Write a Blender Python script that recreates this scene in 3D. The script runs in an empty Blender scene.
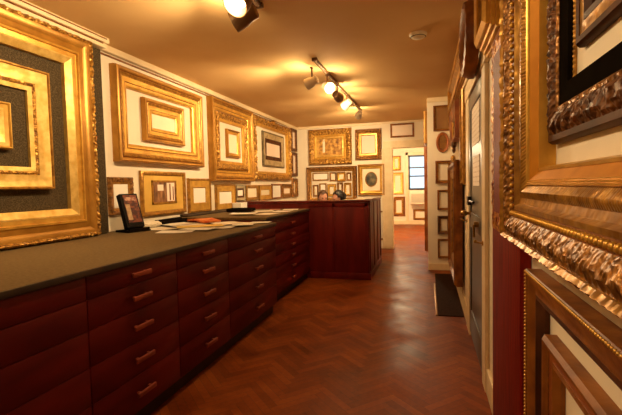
import bpy, bmesh, math, random
from mathutils import Vector, Matrix, Euler
R = math.radians
PI = math.pi
random.seed(4)
sc = bpy.context.scene
col = sc.collection

# ------------------------------------------------------------------ materials
def nt_new(name):
    m = bpy.data.materials.new(name); m.use_nodes = True
    nt = m.node_tree
    return m, nt, nt.nodes['Principled BSDF']

def N(nt, typ, **kw):
    n = nt.nodes.new(typ)
    for k, v in kw.items():
        if k in n.inputs: n.inputs[k].default_value = v
        else: setattr(n, k, v)
    return n

def mat(name, c1, c2=None, rough=.5, metal=0., scale=8., bump=0., bscale=60., detail=4., spec=.5, coat=0., dist=.004, kind='noise', lo=.35, hi=.65, stretch=None):
    m, nt, b = nt_new(name)
    L = nt.links.new
    tc = N(nt, 'ShaderNodeTexCoord')
    src = tc.outputs['Object']
    if stretch:
        mp = N(nt, 'ShaderNodeMapping'); mp.inputs['Scale'].default_value = stretch
        L(src, mp.inputs[0]); src = mp.outputs[0]
    b.inputs['Roughness'].default_value = rough
    b.inputs['Metallic'].default_value = metal
    b.inputs['Specular IOR Level'].default_value = spec
    b.inputs['Coat Weight'].default_value = coat
    b.inputs['Coat Roughness'].default_value = .15
    if c2 is None:
        b.inputs['Base Color'].default_value = (*c1, 1)
    else:
        n = N(nt, 'ShaderNodeTexNoise', Scale=scale, Detail=detail); L(src, n.inputs['Vector'])
        r = N(nt, 'ShaderNodeValToRGB'); e = r.color_ramp.elements
        e[0].position = lo; e[0].color = (*c1, 1); e[1].position = hi; e[1].color = (*c2, 1)
        L(n.outputs[0], r.inputs[0]); L(r.outputs[0], b.inputs['Base Color'])
    if bump:
        if kind == 'carve':
            t = N(nt, 'ShaderNodeTexVoronoi', Scale=bscale); t.feature = 'SMOOTH_F1'
            out = t.outputs[0]
        else:
            t = N(nt, 'ShaderNodeTexNoise', Scale=bscale, Detail=5.); out = t.outputs[0]
        L(src, t.inputs['Vector'])
        bp = N(nt, 'ShaderNodeBump', Strength=bump, Distance=dist)
        L(out, bp.inputs['Height']); L(bp.outputs[0], b.inputs['Normal'])
    return m

def emit(name, c, s):
    m, nt, b = nt_new(name)
    b.inputs['Base Color'].default_value = (*c, 1)
    b.inputs['Emission Color'].default_value = (*c, 1)
    b.inputs['Emission Strength'].default_value = s
    return m

M = {}
M['plaster'] = mat('cream plaster', (.84, .74, .58), (.88, .79, .63), .7, scale=3, bump=.15, bscale=30)
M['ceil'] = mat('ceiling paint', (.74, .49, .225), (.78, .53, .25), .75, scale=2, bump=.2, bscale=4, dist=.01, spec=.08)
M['trim'] = mat('cream gloss trim', (.80, .64, .40), (.86, .71, .46), .4, scale=5)
M['casing'] = mat('old cream casing', (.78, .62, .38), (.85, .70, .46), .5, scale=9, bump=.2, bscale=25, spec=.3)
M['gold'] = mat('bright gold leaf', (.56, .29, .045), (.74, .43, .08), .33, .55, scale=12, bump=.15, bscale=45)
M['gold_pale'] = mat('pale gold leaf', (.66, .40, .085), (.86, .60, .19), .36, .5, scale=18, bump=.2, bscale=40)
M['gold_flat'] = mat('flat ochre gold', (.48, .25, .036), (.64, .37, .065), .48, .3, scale=14, bump=.15, bscale=30)
M['gold_old'] = mat('antique gold', (.26, .115, .018), (.50, .255, .042), .36, .5, scale=26, bump=.4, bscale=55, kind='carve', dist=.005)
M['gold_mid'] = mat('amber gold', (.33, .145, .016), (.47, .23, .034), .36, .45, scale=7, bump=.12, bscale=50)
M['gold_carved'] = mat('carved gold', (.17, .065, .012), (.68, .37, .07), .34, .5, scale=40, bump=.9, bscale=60, kind='carve', dist=.012)
M['bronze'] = mat('bronzed moulding', (.11, .04, .010), (.42, .19, .04), .36, .45, scale=34, bump=.8, bscale=75, kind='carve', dist=.010)
M['brown'] = mat('brown wood moulding', (.14, .040, .006), (.30, .105, .018), .42, scale=10, bump=.3, bscale=40, spec=.25)
M['darkcarve'] = mat('dark carved wood', (.040, .013, .006), (.20, .075, .022), .42, .1, scale=45, bump=.9, bscale=80, kind='carve', dist=.008, spec=.3)
M['darkwood'] = mat('dark wood moulding', (.040, .013, .006), (.10, .034, .013), .5, scale=9, bump=.2, bscale=30, spec=.12)
M['black'] = mat('black lacquer', (.006, .004, .003), (.011, .008, .005), .8, scale=8, spec=.0)
M['gold_deep'] = mat('deep orange gold', (.46, .175, .012), (.58, .24, .022), .5, .2, scale=12, spec=.2)
M['redgilt'] = mat('red and gilt carving', (.24, .03, .006), (.70, .30, .045), .4, .3, scale=34, bump=.9, bscale=50, kind='carve', dist=.01, lo=.42, hi=.60)
M['silver'] = mat('tarnished silver leaf', (.34, .28, .16), (.58, .50, .33), .4, .4, scale=16, bump=.4, bscale=50)
M['silverdark'] = mat('tarnished dark silver', (.10, .075, .035), (.20, .155, .08), .45, .3, scale=16, bump=.4, bscale=50)
M['redframe'] = mat('red bole moulding', (.26, .06, .015), (.46, .15, .035), .38, .2, scale=8, bump=.3, bscale=40)
M['redboard'] = mat('red painted timber', (.11, .0030, .0016), (.25, .014, .004), .5, scale=7, bump=.8, bscale=16, stretch=(14, 14, .5), spec=.15)
M['white'] = mat('white mount card', (.90, .87, .79), (.92, .89, .82), .7, scale=3)
M['pinkcard'] = mat('pale pink card', (.86, .72, .60), (.88, .75, .63), .7, scale=3)
M['creammat'] = mat('cream mat board', (.86, .76, .56), (.89, .80, .60), .7, scale=3)
M['goldmat'] = mat('gold mat board', (.66, .40, .07), (.76, .49, .11), .6, .15, scale=5)
M['felt'] = mat('dark felt panel', (.042, .029, .014), (.135, .098, .055), .9, scale=130, bump=.6, bscale=200, lo=.38, hi=.72, detail=6, spec=.1)
M['top'] = mat('taupe felt worktop', (.15, .098, .042), (.20, .135, .062), .8, scale=60, bump=.25, bscale=120, spec=.2)
M['topedge'] = mat('worktop edge', (.030, .018, .012), (.05, .03, .018), .5, scale=10)
M['mahog'] = mat('red mahogany', (.105, .0050, .0035), (.19, .011, .006), .42, scale=4, bump=.12, bscale=12, stretch=(2, 2, .35), spec=.25)
M['mahogdrawer'] = mat('red mahogany drawer front', (.075, .0035, .0028), (.135, .0075, .0045), .42, scale=4, bump=.1, bscale=12, stretch=(2, .4, 2), spec=.22)
M['handle'] = mat('red brown wood pull', (.20, .032, .013), (.31, .055, .022), .38, scale=12)
M['toe'] = mat('black toe board', (.008, .004, .003), (.016, .007, .005), .5, scale=6)
M['greydoor'] = mat('grey door paint', (.085, .072, .06), (.12, .10, .08), .35, scale=5, bump=.15, bscale=14)
M['brass'] = mat('dull brass', (.30, .17, .05), (.46, .28, .09), .35, .9, scale=20)
M['iron'] = mat('dark iron', (.03, .02, .014), (.07, .045, .03), .4, .7, scale=20)
M['paper'] = mat('white paper', (.90, .86, .78), (.92, .89, .81), .6, scale=4)
M['paper2'] = mat('off white paper', (.84, .77, .62), (.88, .81, .66), .6, scale=4)
M['yellow'] = mat('yellow paper', (.74, .54, .12), (.80, .62, .18), .6, scale=4)
M['orange'] = mat('orange red cover', (.70, .10, .02), (.85, .26, .05), .5, scale=18, lo=.4, hi=.6)
M['pinkred'] = mat('salmon paper', (.76, .26, .18), (.82, .36, .26), .6, scale=6)
M['lampcan'] = mat('bronze lamp can', (.20, .12, .055), (.28, .17, .08), .35, .5, scale=9)
M['lampgrey'] = mat('pale lamp can', (.70, .60, .46), (.76, .66, .52), .4, .1, scale=9)
M['reflector'] = mat('lamp reflector', (.85, .75, .6), None, .2, .8)
M['track'] = mat('bronze track', (.10, .045, .018), (.17, .08, .03), .35, .5, scale=9)
M['smoke'] = mat('aged white plastic', (.80, .70, .54), (.84, .74, .58), .45, scale=4)
M['slot'] = mat('dark vent slots', (.06, .04, .025), None, .6)
M['skin'] = mat('skin', (.60, .29, .19), (.68, .35, .24), .5, scale=14)
M['eye'] = mat('eye', (.05, .03, .02), None, .2)
M['lip'] = mat('lip', (.45, .14, .11), None, .45)
M['hairbrown'] = mat('brown hair', (.055, .024, .011), (.13, .06, .028), .45, scale=60, bump=.6, bscale=90, stretch=(6, 6, 1))
M['hairblack'] = mat('black hair', (.007, .005, .005), (.02, .014, .012), .4, scale=60, bump=.6, bscale=90, stretch=(6, 6, 1))
M['shirtwhite'] = mat('white shirt', (.72, .62, .56), (.78, .68, .62), .8, scale=8, bump=.3, bscale=20)
M['shirtpink'] = mat('pink shirt', (.62, .36, .36), (.68, .42, .42), .8, scale=8, bump=.3, bscale=20)
M['trousers'] = mat('dark trousers', (.02, .02, .028), (.035, .035, .045), .85, scale=8)
M['shoe'] = mat('black shoe', (.012, .01, .009), None, .35)
M['chairfab'] = mat('black chair fabric', (.014, .013, .013), (.03, .028, .028), .85, scale=50)
M['acwhite'] = mat('air conditioner plastic', (.72, .66, .52), (.76, .70, .56), .45, scale=3)
M['winframe'] = mat('dark window frame', (.018, .022, .03), (.03, .035, .045), .4, scale=5)
M['bulb'] = emit('lit bulb', (1., .80, .52), 40)
M['bulbwhite'] = emit('lit lamp face', (1., .84, .60), 9)
M['globe'] = emit('lit globe', (1., .82, .55), 4)
M['mirror'] = mat('old mirror glass', (.86, .82, .66), None, .06, 1.)
M['matfloor'] = mat('dark runner', (.022, .009, .005), (.04, .017, .009), .9, scale=40, bump=.4, bscale=120, spec=.05)
M['matedge'] = mat('pale metal edge strip', (.42, .24, .10), None, .35, .5)
M['subfloor'] = mat('dark floor joint', (.02, .007, .003), None, .6)
M['book'] = mat('black book board', (.010, .008, .007), (.016, .013, .012), .7, scale=6, spec=.1)
M['coverred'] = mat('dark red cover', (.06, .012, .008), (.26, .06, .022), .45, scale=26, lo=.45, hi=.62)
M['covercream'] = mat('cream cover figure', (.40, .24, .12), (.56, .38, .20), .5, scale=30)
M['coverpink'] = mat('pale red title band', (.30, .09, .05), (.60, .36, .26), .5, scale=40, lo=.45, hi=.6)

def glass_mat():
    m, nt, b = nt_new('window glass')
    b.inputs['Base Color'].default_value = (.93, .97, 1, 1)
    b.inputs['Transmission Weight'].default_value = 1.
    b.inputs['Roughness'].default_value = 0.
    b.inputs['IOR'].default_value = 1.05
    return m
M['glass'] = glass_mat()

def floor_mat():
    m, nt, b = nt_new('worn red oak parquet')
    L = nt.links.new
    at = N(nt, 'ShaderNodeAttribute'); at.attribute_name = 'tone'
    tc = N(nt, 'ShaderNodeTexCoord')
    n = N(nt, 'ShaderNodeTexNoise', Scale=2.6, Detail=8.); L(tc.outputs['Object'], n.inputs['Vector'])
    n2 = N(nt, 'ShaderNodeTexNoise', Scale=34., Detail=4.); L(tc.outputs['Object'], n2.inputs['Vector'])
    a = N(nt, 'ShaderNodeMath', operation='MULTIPLY'); L(at.outputs['Fac'], a.inputs[0]); a.inputs[1].default_value = .17
    a2 = N(nt, 'ShaderNodeMath', operation='MULTIPLY_ADD'); L(n.outputs[0], a2.inputs[0]); a2.inputs[1].default_value = .70; L(a.outputs[0], a2.inputs[2])
    a3 = N(nt, 'ShaderNodeMath', operation='MULTIPLY_ADD'); L(n2.outputs[0], a3.inputs[0]); a3.inputs[1].default_value = .22; L(a2.outputs[0], a3.inputs[2])
    r = N(nt, 'ShaderNodeValToRGB'); e = r.color_ramp.elements
    e[0].position = .30; e[0].color = (.095, .015, .002, 1); e[1].position = .95; e[1].color = (.42, .125, .020, 1)
    mid = e.new(.6); mid.color = (.24, .055, .008, 1)
    L(a3.outputs[0], r.inputs[0]); L(r.outputs[0], b.inputs['Base Color'])
    rr = N(nt, 'ShaderNodeMapRange'); L(n.outputs[0], rr.inputs[0])
    rr.inputs['From Min'].default_value = .3; rr.inputs['From Max'].default_value = .7
    rr.inputs['To Min'].default_value = .32; rr.inputs['To Max'].default_value = .55
    L(rr.outputs[0], b.inputs['Roughness'])
    bp = N(nt, 'ShaderNodeBump', Strength=.25, Distance=.003); L(n2.outputs[0], bp.inputs['Height']); L(bp.outputs[0], b.inputs['Normal'])
    b.inputs['Specular IOR Level'].default_value = .12
    return m
M['floor'] = floor_mat()

def picture_mat(name, cols, scale=5., seed=0., stretch=(1, 1, 1)):
    m, nt, b = nt_new(name); L = nt.links.new
    tc = N(nt, 'ShaderNodeTexCoord'); mp = N(nt, 'ShaderNodeMapping')
    mp.inputs['Location'].default_value = (seed, seed * 1.7, seed * .6); mp.inputs['Scale'].default_value = stretch
    L(tc.outputs['Object'], mp.inputs[0])
    n = N(nt, 'ShaderNodeTexNoise', Scale=scale, Detail=3.); L(mp.outputs[0], n.inputs['Vector'])
    r = N(nt, 'ShaderNodeValToRGB'); e = r.color_ramp.elements
    k = len(cols)
    e[0].position = .32; e[0].color = (*cols[0], 1); e[1].position = .68; e[1].color = (*cols[-1], 1)
    for i in range(1, k - 1):
        x = e.new(.32 + .36 * i / (k - 1)); x.color = (*cols[i], 1)
    L(n.outputs[0], r.inputs[0]); L(r.outputs[0], b.inputs['Base Color'])
    b.inputs['Roughness'].default_value = .45
    return m
M['pic_interior'] = picture_mat('brown and cream print', [(.07, .03, .015), (.22, .09, .035), (.40, .20, .09)], 9., 3., (3, 1, 1))
M['pic_relief'] = picture_mat('brown gold relief picture', [(.16, .06, .015), (.50, .25, .05), (.74, .44, .12)], 16., 7.)
M['pic_dark'] = picture_mat('dark landscape', [(.015, .012, .008), (.09, .07, .03), (.22, .16, .07)], 10., 1.)
M['pic_brown'] = picture_mat('brown panel', [(.16, .07, .02), (.26, .12, .035), (.34, .17, .05)], 2.5, 2.)

def text_mat():
    # typed lines, as faint grey rows across a white notice
    m, nt, b = nt_new('typed notice'); L = nt.links.new
    tc = N(nt, 'ShaderNodeTexCoord')
    sx = N(nt, 'ShaderNodeSeparateXYZ'); L(tc.outputs['Object'], sx.inputs[0])
    w = N(nt, 'ShaderNodeMath', operation='MULTIPLY'); L(sx.outputs[2], w.inputs[0]); w.inputs[1].default_value = 28.
    f = N(nt, 'ShaderNodeMath', operation='FRACT'); L(w.outputs[0], f.inputs[0])
    g = N(nt, 'ShaderNodeMath', operation='GREATER_THAN'); L(f.outputs[0], g.inputs[0]); g.inputs[1].default_value = .72
    n = N(nt, 'ShaderNodeTexNoise', Scale=45.); L(tc.outputs['Object'], n.inputs['Vector'])
    g2 = N(nt, 'ShaderNodeMath', operation='GREATER_THAN'); L(n.outputs[0], g2.inputs[0]); g2.inputs[1].default_value = .47
    mu = N(nt, 'ShaderNodeMath', operation='MULTIPLY'); L(g.outputs[0], mu.inputs[0]); L(g2.outputs[0], mu.inputs[1])
    mx = N(nt, 'ShaderNodeMix', data_type='RGBA'); L(mu.outputs[0], mx.inputs[0])
    mx.inputs[6].default_value = (.90, .80, .70, 1); mx.inputs[7].default_value = (.66, .54, .44, 1)
    L(mx.outputs[2], b.inputs['Base Color']); b.inputs['Roughness'].default_value = .6
    return m
M['notice'] = text_mat()

# ------------------------------------------------------------------ mesh helpers
class MB:
    def __init__(s): s.bm = bmesh.new()
    def box(s, x0, x1, y0, y1, z0, z1, bev=0., rot=None, piv=None):
        b = bmesh.new(); bmesh.ops.create_cube(b, size=1)
        bmesh.ops.scale(b, vec=(abs(x1 - x0), abs(y1 - y0), abs(z1 - z0)), verts=b.verts)
        if bev: bmesh.ops.bevel(b, geom=list(b.edges), offset=bev, segments=2, affect='EDGES', profile=.5)
        c = Vector(((x0 + x1) / 2, (y0 + y1) / 2, (z0 + z1) / 2))
        if rot is not None:
            p = Vector(piv) if piv is not None else c
            bmesh.ops.translate(b, vec=c - p, verts=b.verts)
            bmesh.ops.rotate(b, cent=(0, 0, 0), matrix=Euler(rot).to_matrix(), verts=b.verts)
            bmesh.ops.translate(b, vec=p, verts=b.verts)
        else: bmesh.ops.translate(b, vec=c, verts=b.verts)
        s.add(b); return s
    def add(s, b):
        me = bpy.data.meshes.new('t'); b.to_mesh(me); b.free(); s.bm.from_mesh(me); bpy.data.meshes.remove(me)
    def cyl(s, p0, p1, r0, r1=None, seg=20):
        r1 = r0 if r1 is None else r1
        p0, p1 = Vector(p0), Vector(p1); d = p1 - p0
        b = bmesh.new()
        bmesh.ops.create_cone(b, cap_ends=True, segments=seg, radius1=r0, radius2=r1, depth=d.length)
        q = Vector((0, 0, 1)).rotation_difference(d.normalized())
        bmesh.ops.rotate(b, cent=(0, 0, 0), matrix=q.to_matrix(), verts=b.verts)
        bmesh.ops.translate(b, vec=(p0 + p1) / 2, verts=b.verts)
        s.add(b); return s
    def sph(s, c, r, sub=2, scale=(1, 1, 1)):
        b = bmesh.new(); bmesh.ops.create_icosphere(b, subdivisions=sub, radius=r)
        bmesh.ops.scale(b, vec=scale, verts=b.verts); bmesh.ops.translate(b, vec=c, verts=b.verts)
        s.add(b); return s
    def capsule(s, p0, p1, r0, r1, sub=2):
        s.cyl(p0, p1, r0, r1, 18); s.sph(p0, r0, sub); s.sph(p1, r1, sub); return s
    def lathe(s, prof, seg=28, mtx=None):
        b = bmesh.new(); rings = []
        for r, z in prof:
            rings.append([b.verts.new((max(r, 1e-5) * math.cos(2 * PI * k / seg), max(r, 1e-5) * math.sin(2 * PI * k / seg), z)) for k in range(seg)])
        for a, c in zip(rings[:-1], rings[1:]):
            for k in range(seg): b.faces.new((a[k], a[(k + 1) % seg], c[(k + 1) % seg], c[k]))
        bmesh.ops.remove_doubles(b, verts=b.verts, dist=1e-4)
        bmesh.ops.recalc_face_normals(b, faces=b.faces)
        if mtx is not None: b.transform(mtx)
        s.add(b); return s
    def build(s, name, m, parent=None, smooth=35., loc=None):
        me = bpy.data.meshes.new(name); s.bm.to_mesh(me); s.bm.free()
        return link(name, me, m, parent, smooth)

def link(name, me, m, parent=None, smooth=35.):
    if smooth:
        for p in me.polygons: p.use_smooth = True
        me.set_sharp_from_angle(angle=R(smooth))
    for mm in (m if isinstance(m, (list, tuple)) else [m]): me.materials.append(mm)
    o = bpy.data.objects.new(name, me); col.objects.link(o)
    if parent is not None: o.parent = parent
    return o

def tag(o, label, cat, group=None, kind=None):
    if label: o['label'] = label
    if cat: o['category'] = cat
    if group: o['group'] = group
    if kind: o['kind'] = kind
    return o

def thing(name, label, cat, loc=(0, 0, 0), rot=(0, 0, 0), group=None):
    o = bpy.data.objects.new(name, None); col.objects.link(o)
    o.empty_display_size = .05
    o.location = loc; o.rotation_euler = rot
    return tag(o, label, cat, group)

def struct(name, mb, m, smooth=0, parent=None):
    o = mb.build(name, m, parent, smooth)
    if parent is None: o['kind'] = 'structure'
    return o

# ------------------------------------------------------------------ picture frames
def ring(w, h, prof, width, carve=None, seg=0, name='moulding', m=None, parent=None, oval=False):
    """Mitred (or oval) frame band.  Local frame: x across, z up from the bottom edge, front towards -y, back at y=0.
    prof: (inset as a fraction of width, distance from the wall in metres); carve(s, k) adds relief along the length."""
    bm = bmesh.new()
    n = len(prof)
    rings = []
    if oval:
        steps = 56
        for i in range(steps):
            a = 2 * PI * i / steps; row = []
            for k, (t, d) in enumerate(prof):
                ins = t * width
                e = carve(i * .06, k) if carve else 0
                row.append(bm.verts.new(((w / 2 - ins) * math.cos(a), -(d + e), h / 2 + (h / 2 - ins) * math.sin(a))))
            rings.append(row)
    else:
        corners = [(-1, 0), (1, 0), (1, 1), (-1, 1)]
        for sd in range(4):
            a, c = corners[sd], corners[(sd + 1) % 4]
            ln = w if sd % 2 == 0 else h
            ns = max(1, int(ln / seg)) if seg else 1
            for i in range(ns):
                f = i / ns; row = []
                for k, (t, d) in enumerate(prof):
                    ins = t * width
                    def cp(q): return Vector((q[0] * (w / 2 - ins), 0, ins if q[1] == 0 else h - ins))
                    p = cp(a).lerp(cp(c), f)
                    e = carve(f * ln, k) if (carve and 0 < i) else 0
                    row.append(bm.verts.new((p.x, -(max(d + e, .0005) if d > 0 else 0), p.z)))
                rings.append(row)
    T = len(rings)
    for i in range(T):
        r0, r1 = rings[i], rings[(i + 1) % T]
        for k in range(n):
            bm.faces.new((r0[k], r1[k], r1[(k + 1) % n], r0[(k + 1) % n]))
    bmesh.ops.recalc_face_normals(bm, faces=bm.faces)
    me = bpy.data.meshes.new(name); bm.to_mesh(me); bm.free()
    return link(name, me, m, parent, 38)

def acanthus(amp, period, ks):
    def f(s, k):
        if k not in ks: return 0
        a = math.sin(2 * PI * s / period + k * 1.3)
        b = math.sin(2 * PI * s / (period * .37) + k * 2.1)
        return amp * (.65 * a + .35 * b)
    return f

def floral(amp, cell, ks):
    tab = {}
    rg = random.Random(11)
    def h(i, k):
        if (i, k) not in tab: tab[(i, k)] = rg.uniform(-1, 1)
        return tab[(i, k)]
    def f(s, k):
        if k not in ks: return 0
        x = s / cell; i = math.floor(x); u = x - i; u = u * u * (3 - 2 * u)
        return amp * (h(i, k) * (1 - u) + h(i + 1, k) * u)
    return f

def egg(amp, period, ks):
    return lambda s, k: amp * (abs(math.sin(PI * s / period)) - .5) if k in ks else 0

def band(pts, t0, t1):
    """front points (fraction 0..1 within the band, depth) -> closed profile between insets t0 and t1"""
    out = [(t0, 0.)] + [(t0 + (t1 - t0) * a, d) for a, d in pts] + [(t1, 0.)]
    return out

def beads(w, h, inset, d, r, step, name, m, parent):
    bm = bmesh.new()
    x0, x1, z0, z1 = -w / 2 + inset, w / 2 - inset, inset, h - inset
    pts = []
    nx = max(2, int((x1 - x0) / step)); nz = max(2, int((z1 - z0) / step))
    for i in range(nx): pts += [(x0 + (x1 - x0) * i / nx, z0), (x1 - (x1 - x0) * i / nx, z1)]
    for i in range(nz): pts += [(x1, z0 + (z1 - z0) * i / nz), (x0, z1 - (z1 - z0) * i / nz)]
    for (x, z) in pts:
        bmesh.ops.create_icosphere(bm, subdivisions=1, radius=r, matrix=Matrix.Translation((x, -d, z)))
    me = bpy.data.meshes.new(name); bm.to_mesh(me); bm.free()
    return link(name, me, m, parent, 60)

def panel(w, h, inset, d0, d1, name, m, parent, oval=None):
    mb = MB()
    if oval:
        cx, cz, rx, rz = oval
        mt = Matrix.Translation((cx, -d0, cz)) @ Matrix.Rotation(R(90), 4, 'X') @ Matrix.Diagonal((rx, rz, 1, 1))
        mb.lathe([(0, 0), (1, 0), (1, d1 - d0), (0, d1 - d0)], 40, mt)
    else:
        mb.box(-w / 2 + inset, w / 2 - inset, -d1, -d0, inset, h - inset)
    return mb.build(name, m, parent, 30)

SIDE = {'left': R(90), 'right': R(-90), 'back': 0.}
WALLX = {'left': -2.75, 'right': .36}
def place(side, a0, a1, z0, off=None, y=None):
    c = (a0 + a1) / 2
    if side == 'left': return (-2.749 if off is None else off, c, z0)
    if side == 'right': return (.359 if off is None else off, c, z0)
    return (c, (BACKY - .001) if y is None else y, z0)
BACKY = 8.65

def frame(side, a0, a1, z0, z1, w, d, style, label, group=None, back=None, off=None, y=None, tilt=0., extra=None, name='picture_frame', cat='picture frame'):
    W, Hh = a1 - a0, z1 - z0
    t = thing(name, label, cat, place(side, a0, a1, z0, off, y), (R(tilt), 0, SIDE[side]), group)
    t.rotation_mode = 'XYZ'
    S = dict(w=W, h=Hh)
    if style == 'gold':            # stepped gold: rounded outer edge, dark fillets, cove, plain sight edge
        ring(W, Hh, band([(0, .55 * d), (.15, .90 * d), (.4, d), (.7, .97 * d), (1, .82 * d)], 0, .24), w, name='outer_moulding', m=M['gold_mid'], parent=t)
        ring(W, Hh, band([(0, .80 * d), (.5, .74 * d), (1, .80 * d)], .24, .30), w, name='outer_fillet', m=M['brown'], parent=t)
        ring(W, Hh, band([(0, .86 * d), (.3, .88 * d), (.6, .76 * d), (1, .70 * d)], .30, .50), w, egg(.04 * d, .035, (2, 3)), .012, 'leaf_band', M['gold_old'], t)
        ring(W, Hh, band([(0, .70 * d), (.5, .60 * d), (1, .62 * d)], .50, .74), w, name='cove', m=M['gold'], parent=t)
        ring(W, Hh, band([(0, .58 * d), (.5, .54 * d), (1, .58 * d)], .74, .79), w, name='inner_fillet', m=M['brown'], parent=t)
        ring(W, Hh, band([(0, .62 * d), (.4, .58 * d), (1, .36 * d)], .79, 1), w, name='sight_edge', m=M['gold'], parent=t)
    elif style == 'stepped':       # deep staircase of gold ridges, seen from the side
        ring(W, Hh, [(0, 0), (0, .25 * d), (.07, .25 * d), (.07, .42 * d), (.14, .45 * d), (.14, .62 * d), (.22, .66 * d), (.22, .84 * d), (.34, d), (.5, .9 * d), (.5, 0)], w, name='ridged_moulding', m=M['gold'], parent=t)
        ring(W, Hh, band([(0, .8 * d), (.5, .6 * d), (1, .4 * d)], .5, 1), w, name='sight_edge', m=M['gold_old'], parent=t)
    elif style == 'carved':        # antique gold with carved relief and a plain sight edge
        ring(W, Hh, band([(0, .5 * d), (.15, .9 * d), (.4, d), (.65, .9 * d), (.85, .7 * d), (1, .6 * d)], 0, .68), w, acanthus(.12 * d, .085, (2, 3, 4)), .012, 'carved_moulding', M['gold_carved'], t)
        ring(W, Hh, band([(0, .6 * d), (.3, .62 * d), (1, .35 * d)], .68, 1), w, name='sight_edge', m=M['gold'], parent=t)
    elif style == 'bronze':
        ring(W, Hh, band([(0, .6 * d), (.2, d), (.5, .95 * d), (.8, .8 * d), (1, .6 * d)], 0, .7), w, acanthus(.12 * d, .06, (2, 3, 4)), .012, 'carved_moulding', M['bronze'], t)
        ring(W, Hh, band([(0, .6 * d), (.5, .5 * d), (1, .35 * d)], .7, 1), w, name='sight_edge', m=M['gold_old'], parent=t)
    elif style == 'dark':
        ring(W, Hh, band([(0, .6 * d), (.2, d), (.6, .9 * d), (1, .55 * d)], 0, .72), w, acanthus(.10 * d, .05, (2, 3)), .012, 'carved_moulding', M['darkcarve'], t)
        ring(W, Hh, band([(0, .55 * d), (.5, .5 * d), (1, .35 * d)], .72, 1), w, name='sight_edge', m=M['bronze'], parent=t)
    elif style == 'flat':          # wide flat ochre gold with a raised rim
        ring(W, Hh, band([(0, .8 * d), (.3, d), (.8, d), (1, .75 * d)], 0, .22), w, name='rim', m=M['gold_old'], parent=t)
        ring(W, Hh, band([(0, .7 * d), (.85, .62 * d), (.9, .7 * d), (1, .5 * d)], .22, 1), w, name='flat_moulding', m=M['gold_flat'], parent=t)
    elif style == 'brown':
        ring(W, Hh, band([(0, .7 * d), (.2, d), (.45, d), (.6, .7 * d), (1, .6 * d)], 0, .62), w, name='outer_moulding', m=M['brown'], parent=t)
        ring(W, Hh, band([(0, .62 * d), (.5, .62 * d), (1, .38 * d)], .62, 1), w, name='sight_edge', m=M['gold_old'], parent=t)
    elif style == 'silver':
        ring(W, Hh, band([(0, .7 * d), (.3, d), (.7, d), (1, .8 * d)], 0, .14), w, name='outer_moulding', m=M['silverdark'], parent=t)
        ring(W, Hh, band([(0, .8 * d), (.4, .75 * d), (.6, .55 * d), (1, .5 * d)], .14, .62), w, name='silver_moulding', m=M['silver'], parent=t)
        ring(W, Hh, band([(0, .55 * d), (.5, .6 * d), (1, .35 * d)], .62, 1), w, name='sight_edge', m=M['darkwood'], parent=t)
    elif style == 'thin':
        ring(W, Hh, band([(0, .8 * d), (.3, d), (.7, .9 * d), (1, .5 * d)], 0, 1), w, name='moulding', m=M['gold_old'], parent=t)
    elif style == 'thinbrown':
        ring(W, Hh, band([(0, .8 * d), (.3, d), (.7, .9 * d), (1, .5 * d)], 0, 1), w, name='moulding', m=M['brown'], parent=t)
    elif style == 'red':
        ring(W, Hh, band([(0, .6 * d), (.15, d), (.7, .85 * d), (1, .6 * d)], 0, .8), w, name='outer_moulding', m=M['redframe'], parent=t)
        ring(W, Hh, band([(0, .6 * d), (.4, .65 * d), (1, .4 * d)], .8, 1), w, name='sight_edge', m=M['gold_old'], parent=t)
    elif style == 'pale':
        ring(W, Hh, band([(0, .6 * d), (.15, d), (.3, d), (.45, .75 * d), (1, .6 * d)], 0, .5), w, name='outer_moulding', m=M['gold_flat'], parent=t)
        ring(W, Hh, band([(0, .62 * d), (.5, .52 * d), (1, .35 * d)], .5, 1), w, name='liner', m=M['gold_pale'], parent=t)
    if style == 'ornate':
        ring(W, Hh, band([(0, .4 * d), (.15, .8 * d), (.35, d), (.55, .95 * d), (.75, .8 * d), (1, .6 * d)], 0, .72), w, floral(.26 * d, .045, (1, 2, 3, 4, 5)), .015, 'carved_moulding', M['gold_carved'], t)
        ring(W, Hh, band([(0, .6 * d), (.3, .62 * d), (1, .35 * d)], .72, 1), w, name='sight_edge', m=M['gold'], parent=t)
    if back:
        panel(W, Hh, w * .97, .002, .3 * d, *back, parent=t) if isinstance(back, tuple) else None
    if extra: extra(t, W, Hh)
    return t

# ------------------------------------------------------------------ the shell
LX, RX, Y0, CZ = -2.75, .36, -1.3, 2.60
NY = 14.0           # far wall of the next room
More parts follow.
